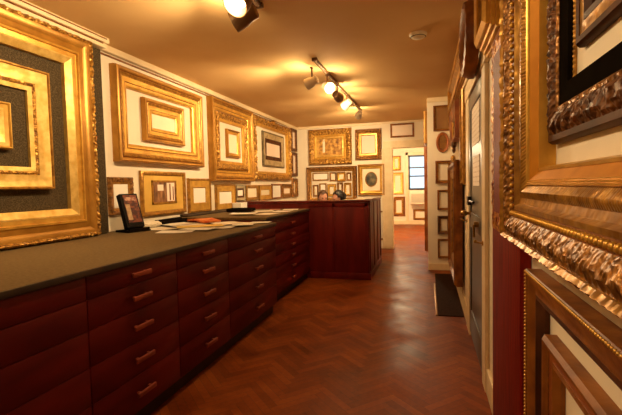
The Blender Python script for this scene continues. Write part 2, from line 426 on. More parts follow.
# floor: every parquet block its own quad
def parquet():
    bm = bmesh.new(); tone = bm.faces.layers.float.new('tone_f')
    Wd, Ln, g = .052, .312, .0008
    x0, x1, y0, y1 = -2.9, 1.1, -1.3, NY + .1
    rot = Matrix.Rotation(R(45), 2)
    rng = random.Random(2)
    faces = []
    n = int(30 / Wd)
    for k in range(-n, n):
        for j in range(-30, 30):
            for (ax, ay, bx, by) in ((0, 0, Ln, Wd), (Ln, Wd - Ln, Ln + Wd, Wd)):
                ox, oy = k * Wd + j * 2 * Ln, k * Wd
                q = [(ax + g, ay + g), (bx - g, ay + g), (bx - g, by - g), (ax + g, by - g)]
                P = [rot @ Vector((px + ox, py + oy)) for px, py in q]
                cx = sum(p.x for p in P) / 4; cy = sum(p.y for p in P) / 4
                if not (x0 + .05 < cx < x1 and y0 < cy < y1): continue
                faces.append(([bm.verts.new((p.x, p.y, 0)) for p in P], rng.random()))
    fl = []
    for vs, tn in faces:
        f = bm.faces.new(vs); fl.append(tn)
    bmesh.ops.recalc_face_normals(bm, faces=bm.faces)
    me = bpy.data.meshes.new('floor'); bm.to_mesh(me); bm.free()
    at = me.attributes.new('tone', 'FLOAT', 'FACE')
    for i, tn in enumerate(fl): at.data[i].value = tn
    if me.polygons[0].normal.z < 0: me.flip_normals()
    o = link('floor', me, M['floor'], None, 0); o['kind'] = 'structure'
parquet()
struct('floor_base', MB().box(-3.0, 1.2, Y0 - .1, NY + .2, -.08, -.003), M['subfloor'])
struct('ceiling', MB().box(-3.0, 1.2, Y0 - .1, NY + .2, CZ, CZ + .1), M['ceil'])
struct('wall_left', MB().box(LX - .12, LX, Y0, BACKY + .15, 0, CZ), M['plaster'])
struct('wall_right', MB().box(RX, RX + .12, Y0, 6.55, 0, CZ), M['plaster'])
struct('wall_rear', MB().box(LX - .12, RX + .12, Y0 - .1, Y0, 0, CZ), M['plaster'])
struct('wall_return', MB().box(0, RX + .12, 6.55, BACKY + .15, 0, CZ), M['plaster'])
# back wall with doorway x -.70..0, head 2.06
struct('wall_back', MB().box(LX, -.70, BACKY, BACKY + .15, 0, CZ).box(-.70, 0, BACKY, BACKY + .15, 2.06, CZ), M['plaster'])
struct('trim_1', MB().box(-.87, -.70, BACKY - .035, BACKY, 0, 2.06, .004).box(-.87, 0, BACKY - .035, BACKY, 2.06, 2.20, .004).box(-.70, -.685, BACKY, BACKY + .15, 0, 2.06).box(-.9, -.86, BACKY - .05, BACKY, 0, 2.06, .004).box(-.705, -.685, BACKY - .045, BACKY, 0, 2.06, .004).box(-.70, 0, BACKY - .045, BACKY, 2.06, 2.08, .004), M['casing'])
# next room
struct('wall_next_left', MB().box(-2.0, -1.9, BACKY + .15, NY, 0, CZ), M['plaster'])
struct('wall_next_right', MB().box(.9, 1.0, BACKY + .15, NY, 0, CZ), M['plaster'])
wx0, wx1, wz0, wz1 = -.60, .10, 1.16, 2.26
struct('wall_next_back', MB().box(-2.0, wx0, NY, NY + .15, 0, CZ).box(wx1, 1.0, NY, NY + .15, 0, CZ).box(wx0, wx1, NY, NY + .15, 0, 1.14).box(wx0, wx1, NY, NY + .15, wz1, CZ), M['plaster'])
struct('baseboard_next', MB().box(-1.9, .9, NY - .02, NY, 0, .12, .004), M['trim'])
# window
wf = MB()
for (a, b, c, d) in ((wx0, wx0 + .05, 1.14, wz1), (wx1 - .05, wx1, 1.14, wz1), (wx0, wx1, wz1 - .05, wz1), (wx0, wx1, 1.14, 1.19), (wx0, wx1, 1.84, 1.88), (wx0, wx1, 1.56, 1.60)):
    wf.box(a, b, NY - .01, NY + .06, c, d)
wo = struct('window_1', wf, M['winframe'])
MB().box(wx0 + .04, wx1 - .04, NY + .02, NY + .026, 1.18, wz1 - .04).build('pane', M['glass'], wo, 0)
struct('trim_2', MB().box(wx0 - .09, wx0 - .005, NY - .03, NY, .12, 2.36, .004).box(wx1 + .005, wx1 + .09, NY - .03, NY, .12, 2.36, .004).box(wx0 - .09, wx1 + .09, NY - .03, NY, 2.27, 2.36, .004), M['trim'])
# crown moulding and picture rail on the left wall
cr = MB().box(LX, LX + .05, 2.98, BACKY, CZ - .06, CZ, .008).box(LX, -2.575, Y0, 2.985, CZ - .048, CZ, .008).box(LX, -2.60, Y0, 2.975, CZ - .085, CZ - .046, .006)
struct('trim_3', cr, M['trim'])
struct('trim_4', MB().box(LX, LX + .012, 2.98, BACKY, CZ - .085, CZ - .072).box(-2.602, -2.592, Y0, 2.93, CZ - .056, CZ - .048).box(-2.578, -2.570, Y0, 2.95, CZ - .022, CZ - .014), M['brown'])
struct('trim_5', MB().box(LX + .05, -.9, BACKY - .04, BACKY, CZ - .05, CZ, .006).box(-.9, 0, BACKY - .03, BACKY, CZ - .04, CZ, .006), M['trim'])
struct('baseboard_right', MB().box(RX - .02, RX, 4.02, 6.55, 0, .16, .005).box(RX - .02, RX, 2.30, 2.71, 0, .16, .005), M['casing'])
struct('baseboard_return', MB().box(0, RX - .02, 6.53, 6.55, 0, .10, .004), M['casing'])
struct('trim_6', MB().box(0.0, RX, 6.525, 6.55, CZ - .07, CZ, .006), M['casing'])
# dark felt hanging panel behind the large frame
o = MB().box(LX + .001, -2.66, .2, 2.97, .955, 2.513, .004).build('display_board', M['felt'], None, 30)
tag(o, 'dark grey felt covered hanging panel behind the largest gold frame', 'panel')

# door in the right wall (closed, painted grey, cream casing)
dr = struct('door_1', MB().box(RX - .012, RX - .001, 2.875, 3.745, .01, 2.03), M['greydoor'])
MB().box(RX - .02, RX - .011, 2.875, 2.97, .05, 2.0, .003).box(RX - .02, RX - .011, 3.65, 3.745, .05, 2.0, .003).box(RX - .02, RX - .011, 2.97, 3.65, 1.9, 2.0, .003).box(RX - .02, RX - .011, 2.97, 3.65, .05, .25, .003).box(RX - .02, RX - .011, 2.97, 3.65, .95, 1.07, .003).build('door_rail', M['greydoor'], dr, 30)
k = MB().cyl((RX - .02, 3.68, 1.06), (RX - .055, 3.68, 1.06), .012).sph((RX - .07, 3.68, 1.06), .028, 3).cyl((RX - .011, 3.68, 1.06), (RX - .025, 3.68, 1.06), .034).build('door_knob', M['brass'], dr, 40)
MB().box(RX - .045, RX - .02, 3.60, 3.74, 1.13, 1.20, .004).cyl((RX - .033, 3.30, 1.165), (RX - .033, 3.60, 1.165), .009).build('door_latch', M['iron'], dr, 40)
MB().cyl((RX - .02, 3.10, 1.02), (RX - .05, 3.10, 1.02), .02).cyl((RX - .05, 3.10, 1.02), (RX - .05, 3.10, .93), .008).build('deadbolt', M['brass'], dr, 40)
struct('trim_7', MB().box(RX - .026, RX, 3.75, 4.0, 0, 2.03, .006).box(RX - .026, RX, 2.72, 2.87, 0, 2.03, .006).box(RX - .03, RX, 2.68, 4.04, 2.035, 2.18, .006).box(RX - .045, RX, 2.66, 4.06, 2.16, 2.19, .004), M['casing'])
for (y, z) in ((3.88, .98), (2.80, .93)):
    hk = MB().cyl((RX - .026, y, z), (RX - .034, y, z), .016).cyl((RX - .034, y, z), (RX - .07, y, z + .004), .005).sph((RX - .072, y, z + .01), .011, 2).build('coat_hook', M['brass'], None, 40)
    tag(hk, 'small brass hook on the far door casing' if y > 3 else 'small brass hook on the near door casing', 'hook')
for i, (y0, y1, z0, z1, lb) in enumerate(((3.08, 3.56, 1.60, 1.89, 'larger white typed notice on the grey door, the upper one'), (3.08, 3.50, 1.29, 1.51, 'white paper notice on the grey door, below the larger one'))):
    t = thing('notice', lb, 'notice', (RX - .0125, (y0 + y1) / 2, z0), (0, 0, SIDE['right']), 'notices on the grey door')
    MB().box(-(y1 - y0) / 2, (y1 - y0) / 2, -.003, 0, 0, z1 - z0).build('sheet', M['notice'], t, 0)

# tall red timber board between door and near frames, its upper half carved
t = thing('timber_panel', 'tall red timber panel with gilt carved upper half between near door casing and huge frame', 'panel', (RX - .001, 1.97, 0), (0, 0, R(-90)))
rb = MB().box(-.33, .33, -.039, 0, 0, 2.01, .004)
rb.build('board', M['redboard'], t, 30)
cb = ring(.65, .92, band([(0, .040), (.3, .047), (.7, .046), (1, .042)], 0, 1), .10, floral(.004, .014, (2, 3)), .005, 'carved_border', M['redgilt'], t)
cb.location.z = 1.08
MB().box(-.23, .23, -.048, -.0385, 1.17, 1.91).build('field', M['redboard'], t, 0)

# ------------------------------------------------------------------ cabinets under the left worktop
def cabinet(y0, y1, xf, ztop, rows, hy, label, hl=.15, hand=True):
    """drawer unit against the left wall; xf front plane"""
    t = thing('drawer_cabinet', label, 'cabinet', ((LX + xf) / 2, (y0 + y1) / 2, 0), (0, 0, 0), 'drawer cabinets along the left wall')
    ox, oy = (LX + xf) / 2, (y0 + y1) / 2
    b = MB().box(LX + .001 - ox, xf - .022 - ox, y0 + .001 - oy, y1 - .001 - oy, .09, ztop)
    b.build('body', M['mahog'], t, 0)
    MB().box(LX + .01 - ox, xf - .05 - ox, y0 + .001 - oy, y1 - .001 - oy, 0, .09).build('toe_board', M['toe'], t, 0)
    n = len(rows) - 1
    for i in range(n):
        za, zb = rows[i + 1] + .0012, rows[i] - .0012
        d = MB().box(xf - .022 - ox, xf - ox, y0 + .004 - oy, y1 - .004 - oy, za, zb, .0012).build('drawer', M['mahogdrawer'], t, 30)
        zc = (za + zb) / 2
        h = MB().box(xf + .018 - ox, xf + .034 - ox, hy - hl / 2 - oy, hy + hl / 2 - oy, zc - .013, zc + .013, .005)
        for s in (-1, 1): h.box(xf - .002 - ox, xf + .022 - ox, hy + s * hl * .30 - .009 - oy, hy + s * hl * .30 + .009 - oy, zc - .002, zc + .009, .002)
        h.build('handle', M['handle'], d, 30)
    return t
ROW = [.915, .805, .66, .485, .305, .11]
cabinet(.30, 1.55, -1.53, .917, ROW, .90, 'wide red mahogany drawer cabinet nearest the camera, under the bare worktop')
cabinet(1.55, 2.27, -1.53, .917, ROW, 1.91, 'second red mahogany drawer cabinet from the camera under the taupe worktop')
cabinet(2.27, 2.97, -1.53, .917, ROW, 2.63, 'third red mahogany drawer cabinet from the camera, under the paper pile')
cabinet(2.97, 4.04, -1.53, .917, ROW, 3.54, 'fourth red drawer cabinet, last one before the worktop steps back')
cabinet(4.05, 5.69, -1.64, .967, [.95, .80, .67, .54, .405, .27, .11], 4.90, 'set back red drawer cabinet beside the reception counter', .13)
t = thing('worktop', 'long taupe felt covered worktop on the near drawer cabinets', 'worktop', (-2.13, 2.17, .918))
MB().box(-.619, .60, -1.87, 1.875, .004, .032, .003).build('surface', M['top'], t, 30)
MB().box(.60, .612, -1.87, 1.875, 0, .030, .002).build('edge_strip', M['topedge'], t, 30)
t = thing('worktop', 'shorter higher worktop beyond the taupe one, beside the reception counter', 'worktop', (-2.18, 4.87, .968))
MB().box(-.569, .545, -.82, .82, .004, .032, .003).build('surface', M['top'], t, 30)
MB().box(.545, .557, -.82, .82, 0, .030, .002).build('edge_strip', M['topedge'], t, 30)

# ------------------------------------------------------------------ reception counter
t = thing('reception_counter', 'tall dark red mahogany reception counter across the back of the room', 'counter', (-1.76, 5.70, 0))
ox, oy = -1.76, 5.70
def bx(x0, x1, y0, y1, z0, z1, bev=.004, mb=None): return (mb or MB()).box(x0 - ox, x1 - ox, y0 - oy, y1 - oy, z0, z1, bev)
fp = bx(LX + .002, -.785, 5.705, 5.745, .0, 1.075); fp.build('front_panel', M['mahog'], t, 30)
st = MB()
for x in (-1.30, -.84): bx(x, x + .04, 5.697, 5.706, .12, 1.07, .002, st)
bx(-1.64, -.79, 5.697, 5.706, 1.02, 1.075, .002, st)
st.build('panel_batten', M['mahog'], t, 30)
sp = bx(-.82, -.78, 5.745, 7.10, 0, 1.075); sp.build('side_panel', M['mahog'], t, 30)
sb = MB()
for y in (5.75, 6.20, 6.64, 7.05): bx(-.782, -.770, y, y + .05, .12, 1.07, .002, sb)
sb.build('side_stile', M['mahog'], t, 30)
bb = MB(); bx(-1.63, -.765, 5.688, 5.706, 0, .09, .004, bb); bx(-.782, -.765, 5.69, 7.10, 0, .09, .004, bb)
bb.build('plinth', M['mahog'], t, 30)
cp = MB(); bx(LX + .002, -.765, 5.69, 5.95, 1.077, 1.107, .006, cp); bx(-1.10, -.765, 5.95, 7.12, 1.077, 1.107, .006, cp)
cp.build('ledge', M['mahogdrawer'], t, 30)
dk = MB(); bx(LX + .002, -.83, 5.75, 6.30, .71, .74, .004, dk); dk.build('desk_surface', M['mahog'], t, 30)

# ------------------------------------------------------------------ frames on the left wall
PANX = -2.659
# largest frame, standing on the worktop against the felt panel
t = thing('picture_frame', 'largest bright gold frame with carved outer edge, standing on the worktop against felt panel', 'picture frame', (PANX, 1.645, .951), (0, 0, R(90)))
W, Hh, w, d = 2.29, 1.565, .235, .10
ring(W, Hh, band([(0, .5 * d), (.3, .9 * d), (.6, d), (1, .85 * d)], 0, .16), w, floral(.010, .018, (2, 3)), .006, 'carved_edge', M['gold_carved'], t)
ring(W, Hh, band([(0, .84 * d), (.15, .80 * d), (.5, .58 * d), (.85, .62 * d), (1, .70 * d)], .16, .55), w, name='cove', m=M['gold_mid'], parent=t)
ring(W, Hh, band([(0, .72 * d), (.3, .74 * d), (.4, .60 * d), (1, .54 * d)], .55, .76), w, name='step_moulding', m=M['gold'], parent=t)
ring(W, Hh, band([(0, .56 * d), (.2, .58 * d), (.8, .40 * d), (1, .34 * d)], .76, 1), w, name='liner', m=M['gold_pale'], parent=t)
# pale frame hung inside it
t = thing('picture_frame', 'pale gold scooped frame hung on the felt panel inside the largest frame', 'picture frame', (PANX, 1.64, 1.335), (0, 0, R(90)))
W, Hh, w, d = 1.53, .835, .155, .06
ring(W, Hh, band([(0, .6 * d), (.3, d), (.7, d), (1, .85 * d)], 0, .14), w, name='outer_rim', m=M['gold_old'], parent=t)
ring(W, Hh, band([(0, .84 * d), (.3, .66 * d), (.7, .55 * d), (1, .55 * d)], .14, .66), w, name='scoop', m=M['gold_pale'], parent=t)
ring(W, Hh, band([(0, .56 * d), (.5, .62 * d), (1, .50 * d)], .66, .82), w, egg(.006, .022, (2,)), .006, 'ornament_band', M['gold_carved'], t)
ring(W, Hh, band([(0, .5 * d), (1, .35 * d)], .82, 1), w, name='sight_edge', m=M['gold_pale'], parent=t)
frame('left', 1.25, 2.11, 1.60, 1.905, .085, .05, 'pale', 'small gold frame at the left picture edge, hung inside the pale scooped frame', off=PANX, back=('backing', M['creammat']))

GW = 'gold frames hung high on the left wall'
t = frame('left', 3.16, 4.64, 1.58, 2.46, .175, .085, 'gold', 'wide gold frame right of the felt panel, with a smaller frame inside', GW)
frame('left', 3.57, 4.27, 1.81, 2.245, .145, .055, 'gold', 'medium carved gold frame hung inside the wide frame beside the felt panel', GW, back=('backing', M['creammat']))
frame('left', 4.87, 6.19, 1.415, 2.52, .15, .09, 'gold', 'tall deep gold frame in the middle of the left wall holding two nested frames', GW)
frame('left', 5.04, 6.02, 1.575, 2.36, .125, .06, 'carved', 'carved gold frame nested directly inside the tall deep gold frame', GW)
frame('left', 5.36, 5.76, 1.76, 2.16, .065, .045, 'gold', 'innermost narrow gold frame of the three nested on the left wall', GW, back=('backing', M['creammat']))
def crest(t, W, H):
    c = MB()
    for (x, z, r) in ((0, .02, .075), (-.09, 0, .05), (.09, 0, .05), (-.17, -.01, .035), (.17, -.01, .035)):
        c.sph((x, -.055, H + z - .04), r, 3, (1, .45, .8))
    for s in (-1, 1):
        for q in range(5): c.sph((s * (.22 + .05 * q), -.06, H - .05), .028 - .003 * q, 2, (1.2, .6, 1))
    c.build('crest', M['gold_carved'], t, 60)
frame('left', 6.23, 8.10, 1.445, 2.50, .15, .085, 'ornate', 'large ornate gold frame with a carved crest, around a black and silver frame', GW, extra=crest)
frame('left', 6.70, 7.76, 1.69, 2.30, .19, .04, 'silver', 'black and silver frame with pale centre hung inside the crested gold frame', GW, back=('backing', M['pinkcard']))
GD = 'narrow dark frames stacked by the far left corner'
frame('left', 8.27, 8.60, 2.07, 2.545, .07, .05, 'dark', 'topmost dark carved frame of the stack in the far left corner', GD, back=('backing', M['pinkcard']))
frame('left', 8.27, 8.60, 1.54, 2.05, .07, .05, 'dark', 'middle dark carved frame of the stack in the far left corner', GD, back=('backing', M['pinkcard']))
frame('left', 8.27, 8.60, 1.10, 1.50, .09, .05, 'bronze', 'lowest bronze frame of the stack in the far left corner', GD)
GL = 'small frames in the low row above the worktops'
frame('left', 3.07, 3.39, 1.09, 1.44, .065, .03, 'bronze', 'reddish brown frame hung low behind the black book stand', GL, back=('backing', M['white']))
def l6(t, W, H):
    panel(W, H, .034, .002, .014, 'mat', M['goldmat'], t)
    p = MB().box(-.20, .19, -.020, -.013, .135, .345).build('picture', M['pic_interior'], t, 0)
    MB().box(.03, .17, -.0215, -.0198, .14, .34).box(-.13, -.03, -.0215, -.0198, .255, .32).build('pale_area', M['pinkcard'], p, 0)
    MB().box(.075, .095, -.0235, -.0212, .15, .33).box(.135, .150, -.0235, -.0212, .15, .30).build('dark_stroke', M['brown'], p, 0)
    b = MB()
    for a, c, e, f in ((-.22, .21, .115, .135), (-.22, .21, .345, .365), (-.22, -.20, .115, .365), (.19, .21, .115, .365)): b.box(a, c, -.023, -.013, e, f)
    b.build('inner_bead', M['gold_old'], t, 0)
frame('left', 3.50, 4.28, 1.05, 1.51, .045, .035, 'thin', 'low gold frame with broad yellow mat around a small brown picture', GL, extra=l6)
frame('left', 4.34, 4.86, 1.03, 1.445, .115, .035, 'flat', 'flat gold frame with a small white opening, right of the yellow matted picture', GL, back=('backing', M['white']))
frame('left', 5.00, 5.58, 1.005, 1.37, .10, .035, 'flat', 'flat gold frame with white centre standing on the higher worktop', GL, back=('backing', M['white']))
frame('left', 5.61, 5.94, 1.125, 1.36, .075, .03, 'silver', 'tiny grey frame in the low row under the tall nested frames', GL, back=('backing', M['white']))
frame('left', 5.98, 6.45, 1.115, 1.36, .05, .03, 'thin', 'small thin gold frame in the low row, right of the tiny grey one', GL, back=('backing', M['creammat']))
frame('left', 6.48, 7.06, 1.10, 1.36, .085, .035, 'flat', 'small orange gold frame in the low row under the crested frame', GL, back=('backing', M['creammat']))
frame('left', 7.09, 7.60, 1.10, 1.38, .03, .03, 'thinbrown', 'white picture in a thin dark frame in the low row', GL, back=('backing', M['white']))
frame('left', 7.68, 8.22, 1.10, 1.38, .09, .03, 'bronze', 'small brown frame with white centre at the far end of the low row', GL, back=('backing', M['pinkcard']))

# ------------------------------------------------------------------ frames on the back wall
GB = 'frames hung on the back wall'
def b1(t, W, H):
    ring(W - .34, H - .34, band([(0, .05), (.5, .055), (1, .03)], 0, 1), .045, name='inner_liner', m=M['gold_pale'], parent=t).location.z = .17
    p = MB().box(-W / 2 + .21, W / 2 - .21, -.02, -.004, .21, H - .21).build('picture', M['pic_relief'], t, 0)
    MB().box(-.16, -.11, -.028, -.019, .26, .50, .006).sph((-.135, -.022, .53), .022, 2, (1, .4, 1)).build('picture_figure', M['creammat'], p, 40)
frame('back', -2.45, -1.52, 1.77, 2.525, .18, .08, 'carved', 'wide carved gold frame with relief picture on the back wall, left of the pink panel', GB, extra=b1)
def b2(t, W, H):
    ring(W - .18, H - .18, band([(0, .03), (.6, .03), (1, .015)], 0, 1), .045, name='inner_liner', m=M['gold_pale'], parent=t).location.z = .09
    panel(W, H, .132, .002, .008, 'backing', M['pinkcard'], t)
frame('back', -1.445, -.90, 1.845, 2.475, .105, .07, 'bronze', 'upright bronze gold frame around a blank pinkish panel on the back wall', GB, extra=b2)
frame('back', -2.51, -1.42, .97, 1.73, .10, .07, 'bronze', 'large dark carved frame behind the seated people, filled with small frames', GB)
def b4(t, W, H):
    panel(W, H, .085, .002, .012, 'mat', M['creammat'], t)
    ring(.25, .31, band([(0, .02), (.5, .024), (1, .016)], 0, 1), .02, name='oval_rim', m=M['gold_old'], parent=t, oval=True).location.z = H / 2 - .145
    panel(W, H, 0, .011, .017, 'oval_picture', M['pic_dark'], t, oval=(0, H / 2 + .01, .115, .145))
frame('back', -1.40, -.85, 1.11, 1.75, .095, .06, 'gold', 'gold frame with a dark oval picture on cream mat beside the doorway', GB, extra=b4)
frame('back', -.72, -.25, 2.27, 2.55, .035, .03, 'thinbrown', 'thin brown framed blank panel above the doorway', GB, back=('backing', M['pinkcard']))
frame('back', -.985, -.875, .18, .78, .03, .03, 'thinbrown', 'narrow brown frame hung low between the reception counter and the doorway', GB)
GI = 'small frames grouped inside the dark carved frame'
frame('back', -2.385, -2.03, 1.44, 1.61, .025, .03, 'thin', 'pale mirror in thin gold frame at upper left inside the dark carved frame', GI, back=('mirror', M['white']))
frame('back', -2.01, -1.86, 1.42, 1.61, .03, .03, 'bronze', 'small bronze frame right of the pale mirror behind the people', GI)
frame('back', -1.85, -1.66, 1.41, 1.61, .05, .035, 'gold', 'small bright gold frame at the top centre inside the dark carved frame', GI, back=('backing', M['creammat']))
frame('back', -1.65, -1.54, 1.42, 1.60, .035, .03, 'bronze', 'narrow bronze frame at upper right inside the dark carved frame', GI)
frame('back', -2.38, -2.26, 1.10, 1.35, .03, .03, 'bronze', 'narrow bronze frame at lower left inside the dark carved frame', GI)
frame('back', -2.24, -2.08, 1.10, 1.38, .03, .03, 'thin', 'small gold frame with white centre above the brown haired person', GI, back=('backing', M['white']))
frame('back', -2.06, -1.87, 1.10, 1.36, .05, .035, 'flat', 'small flat gold frame low between the two seated people', GI)
frame('back', -1.85, -1.72, 1.10, 1.39, .04, .03, 'bronze', 'narrow bronze frame just left of the black haired person', GI)
frame('back', -1.70, -1.54, 1.10, 1.38, .045, .03, 'gold', 'small gold frame behind the black haired person', GI)

# ------------------------------------------------------------------ return wall frames (facing the camera beside the corridor)
GR = 'small brown frames stacked on the narrow return wall'
RY = 6.549
frame('back', .09, .33, 2.10, 2.475, .035, .05, 'brown', 'topmost brown frame of the column on the narrow return wall', GR, y=RY, back=('panel', M['pic_brown']))
t = thing('oval_frame', 'oval reddish brown frame second from the top on the narrow return wall', 'picture frame', (.222, RY, 1.775), (0, 0, 0), GR)
ring(.19, .305, band([(0, .02), (.3, .04), (.7, .035), (1, .015)], 0, 1), .045, name='moulding', m=M['redframe'], parent=t, oval=True)
mt = Matrix.Translation((0, -.002, .1525)) @ Matrix.Rotation(R(90), 4, 'X') @ Matrix.Diagonal((.055, .112, 1, 1))
MB().lathe([(0, 0), (1, 0), (1, .012), (0, .012)], 40, mt).build('panel', M['pic_brown'], t, 30)
MB().box(-.03, -.02, -.02, -.010, .07, .235).box(.0, .01, -.02, -.010, .06, .25).box(.03, .04, -.02, -.010, .08, .22).build('slat', M['gold_old'], t, 0)
frame('back', .115, .34, 1.32, 1.655, .045, .06, 'brown', 'third frame down the return wall, brown with a gilt sight edge', GR, y=RY)
frame('back', .14, .34, .92, 1.22, .03, .04, 'thinbrown', 'fourth frame down the return wall, thin brown around bare wall', GR, y=RY)
frame('back', .14, .33, .555, .83, .05, .05, 'dark', 'fifth frame down the return wall, heavy and dark', GR, y=RY)
frame('back', .14, .34, .19, .48, .03, .04, 'brown', 'lowest brown frame on the return wall just above the floor', GR, y=RY)
# two frames on the corridor side of the return wall, seen edge on
for (z0, z1, lb, stl) in ((1.95, 2.45, 'upper gold frame seen edge on beside the doorway, above the red brown one', 'gold'), (.25, 1.90, 'tall red brown frame seen edge on beside the doorway', 'red')):
    t = frame('right', 6.75, 8.2, z0, z1, .09, .05, stl, lb, 'edge on frames by the corridor', off=-.001)

# ------------------------------------------------------------------ right wall
# big ornate frame
t = thing('picture_frame', 'huge ornate carved gold frame with beading filling the near right wall', 'picture frame', (.359, .93, 1.118), (0, 0, R(-90)))
t.scale = (1, 1, 1.16)
W, Hh, w = 1.26, 1.08, .205
ring(W, Hh, band([(0, .06), (.2, .108), (.6, .120), (1, .112)], 0, .10), w, floral(.0038, .011, (2, 3)), .004, 'outer_rim', M['gold_old'], t)
ring(W, Hh, band([(0, .106), (.15, .108), (.32, .112), (.48, .112), (.64, .108), (.8, .103), (1, .095)], .10, .34), w, floral(.0034, .007, (2, 3, 4, 5, 6)), .0025, 'carved_band', M['bronze'], t)
ring(W, Hh, band([(0, .094), (.5, .090), (1, .088)], .34, .44), w, name='bead_channel', m=M['brown'], parent=t)
beads(W, Hh, .39 * w, .095, .0082, .019, 'beading', M['gold'], t)
ring(W, Hh, band([(0, .090), (.3, .092), (.5, .078), (1, .072)], .44, .60), w, name='cove', m=M['gold_old'], parent=t)
ring(W, Hh, band([(0, .076), (.3, .079), (.5, .079), (1, .064)], .60, .76), w, egg(.004, .013, (2, 3)), .003, 'leaf_band', M['gold_old'], t)
ring(W, Hh, band([(0, .066), (.15, .070), (.35, .066), (.5, .069), (.7, .064), (.85, .067), (1, .062)], .76, .83), w, name='reeded_band', m=M['gold'], parent=t)
ring(W, Hh, band([(0, .062), (1, .040)], .83, .94), w, name='slope', m=M['gold_deep'], parent=t)
ring(W, Hh, band([(0, .042), (.5, .044), (1, .020)], .94, 1), w, name='sight_edge', m=M['gold'], parent=t)
# dark carved frame with a black liner hung inside
t = thing('picture_frame', 'dark carved wooden frame with black liner, hung inside the huge gold frame', 'picture frame', (.359, .93, 1.415), (0, 0, R(-90)))
W, Hh, w = .82, .68, .155
ring(W, Hh, band([(0, .014), (.3, .026), (1, .026)], 0, .14), w, name='outer_rim', m=M['darkwood'], parent=t)
ring(W, Hh, band([(0, .026), (.15, .032), (.35, .036), (.55, .037), (.75, .034), (1, .026)], .14, .52), w, floral(.006, .012, (2, 3, 4, 5)), .004, 'carved_band', M['darkcarve'], t)
ring(W, Hh, band([(0, .027), (.5, .029), (1, .024)], .52, .60), w, name='fillet', m=M['bronze'], parent=t)
ring(W, Hh, band([(0, .022), (.5, .019), (1, .018)], .60, .94), w, name='black_liner', m=M['black'], parent=t)
ring(W, Hh, band([(0, .006), (.5, .007), (1, .004)], .94, 1), w, egg(.003, .022, (2,)), .005, 'gilt_edge', M['gold_old'], t)
# small frame hung inside that
t = thing('picture_frame', 'small dark frame with gold middle band at top right, innermost of the three nested', 'picture frame', (.359, .93, 1.622), (0, 0, R(-90)))
W, Hh, w = .40, .28, .07
ring(W, Hh, band([(0, .012), (.3, .022), (1, .020)], 0, .30), w, name='outer_rim', m=M['darkwood'], parent=t)
ring(W, Hh, band([(0, .018), (.5, .016), (1, .018)], .30, .68), w, name='gold_band', m=M['gold_old'], parent=t)
ring(W, Hh, band([(0, .019), (.5, .022), (1, .010)], .68, 1), w, name='sight_edge', m=M['darkwood'], parent=t)
# low frame standing on the floor
t = thing('picture_frame', 'brown frame with gilt beaded edge standing on the floor under the huge gold frame', 'picture frame', (.359, .93, 0), (0, 0, R(-90)))
W, Hh, w = 1.16, 1.022, .105
ring(W, Hh, band([(0, .046), (.3, .050), (1, .048)], 0, .16), w, name='outer_rim', m=M['brown'], parent=t)
beads(W, Hh, .07 * w, .049, .0055, .012, 'beading', M['gold'], t)
ring(W, Hh, band([(0, .046), (.3, .042), (.7, .030), (1, .032)], .16, .66), w, name='flat_moulding', m=M['brown'], parent=t)
ring(W, Hh, band([(0, .033), (.3, .034), (.6, .024), (1, .014)], .66, 1), w, name='liner', m=M['darkwood'], parent=t)
t = thing('picture_frame', 'smaller stepped red brown frame resting inside the low brown frame by the floor', 'picture frame', (.359, .905, .107), (0, 0, R(-90)))
W, Hh, w = .865, .755, .085
ring(W, Hh, band([(0, .032), (.3, .042), (.6, .040), (1, .030)], 0, .42), w, name='outer_moulding', m=M['brown'], parent=t)
ring(W, Hh, band([(0, .028), (.5, .024), (1, .024)], .42, .70), w, name='flat_moulding', m=M['redframe'], parent=t)
ring(W, Hh, band([(0, .027), (.4, .029), (1, .012)], .70, 1), w, name='sight_edge', m=M['brown'], parent=t)

# above and beyond the door
frame('right', 2.14, 2.62, 2.03, 2.58, .20, .10, 'stepped', 'deep gold frame high on the wall above the near door casing', 'frames above the door')
t = thing('oval_frame', 'dark brown oval frame hung above the middle of the grey door', 'picture frame', (.312, 3.03, 2.02), (0, 0, R(-90)), 'frames above the door')
ring(.58, .50, band([(0, .03), (.2, .075), (.5, .085), (.8, .06), (1, .02)], 0, 1), .11, acanthus(.006, .06, (2, 3)), 0, 'moulding', M['brown'], t, oval=True)
frame('right', 3.60, 5.85, 2.24, 2.56, .10, .095, 'stepped', 'long low gold frame high under the ceiling beyond the grey door', 'frames above the door')
GX = 'frames beyond the door on the right wall'
def tassel(t, W, H):
    m = MB()
    m.sph((0, -.05, -.02), .05, 3, (1.6, .6, 1)); m.sph((0, -.05, -.08), .035, 3, (1.2, .6, 1.2))
    for s in (-1, 1): m.sph((s * .08, -.045, .0), .035, 3, (1.3, .6, 1))
    m.build('carved_drop', M['darkcarve'], t, 60)
frame('right', 4.75, 5.90, 1.80, 2.22, .12, .07, 'red', 'red brown frame with dark carved drop on right wall beyond the door', GX, extra=tassel, back=('panel', M['pic_brown']))
frame('right', 4.12, 4.42, 1.30, 2.20, .05, .05, 'thin', 'upright thin gold frame next to the far door casing', GX)
def crest2(t, W, H):
    m = MB()
    for (x, z, r) in ((0, .05, .06), (-.10, .02, .04), (.10, .02, .04), (-.2, .01, .03), (.2, .01, .03)): m.sph((x, -.05, H + z - .01), r, 3, (1, .5, .9))
    m.build('crest', M['gold_carved'], t, 60)
frame('right', 4.45, 5.80, .25, 1.55, .18, .085, 'brown', 'large dark brown frame with gilt crest standing low beyond the door', GX, off=.339, extra=crest2, back=('panel', M['darkwood']))

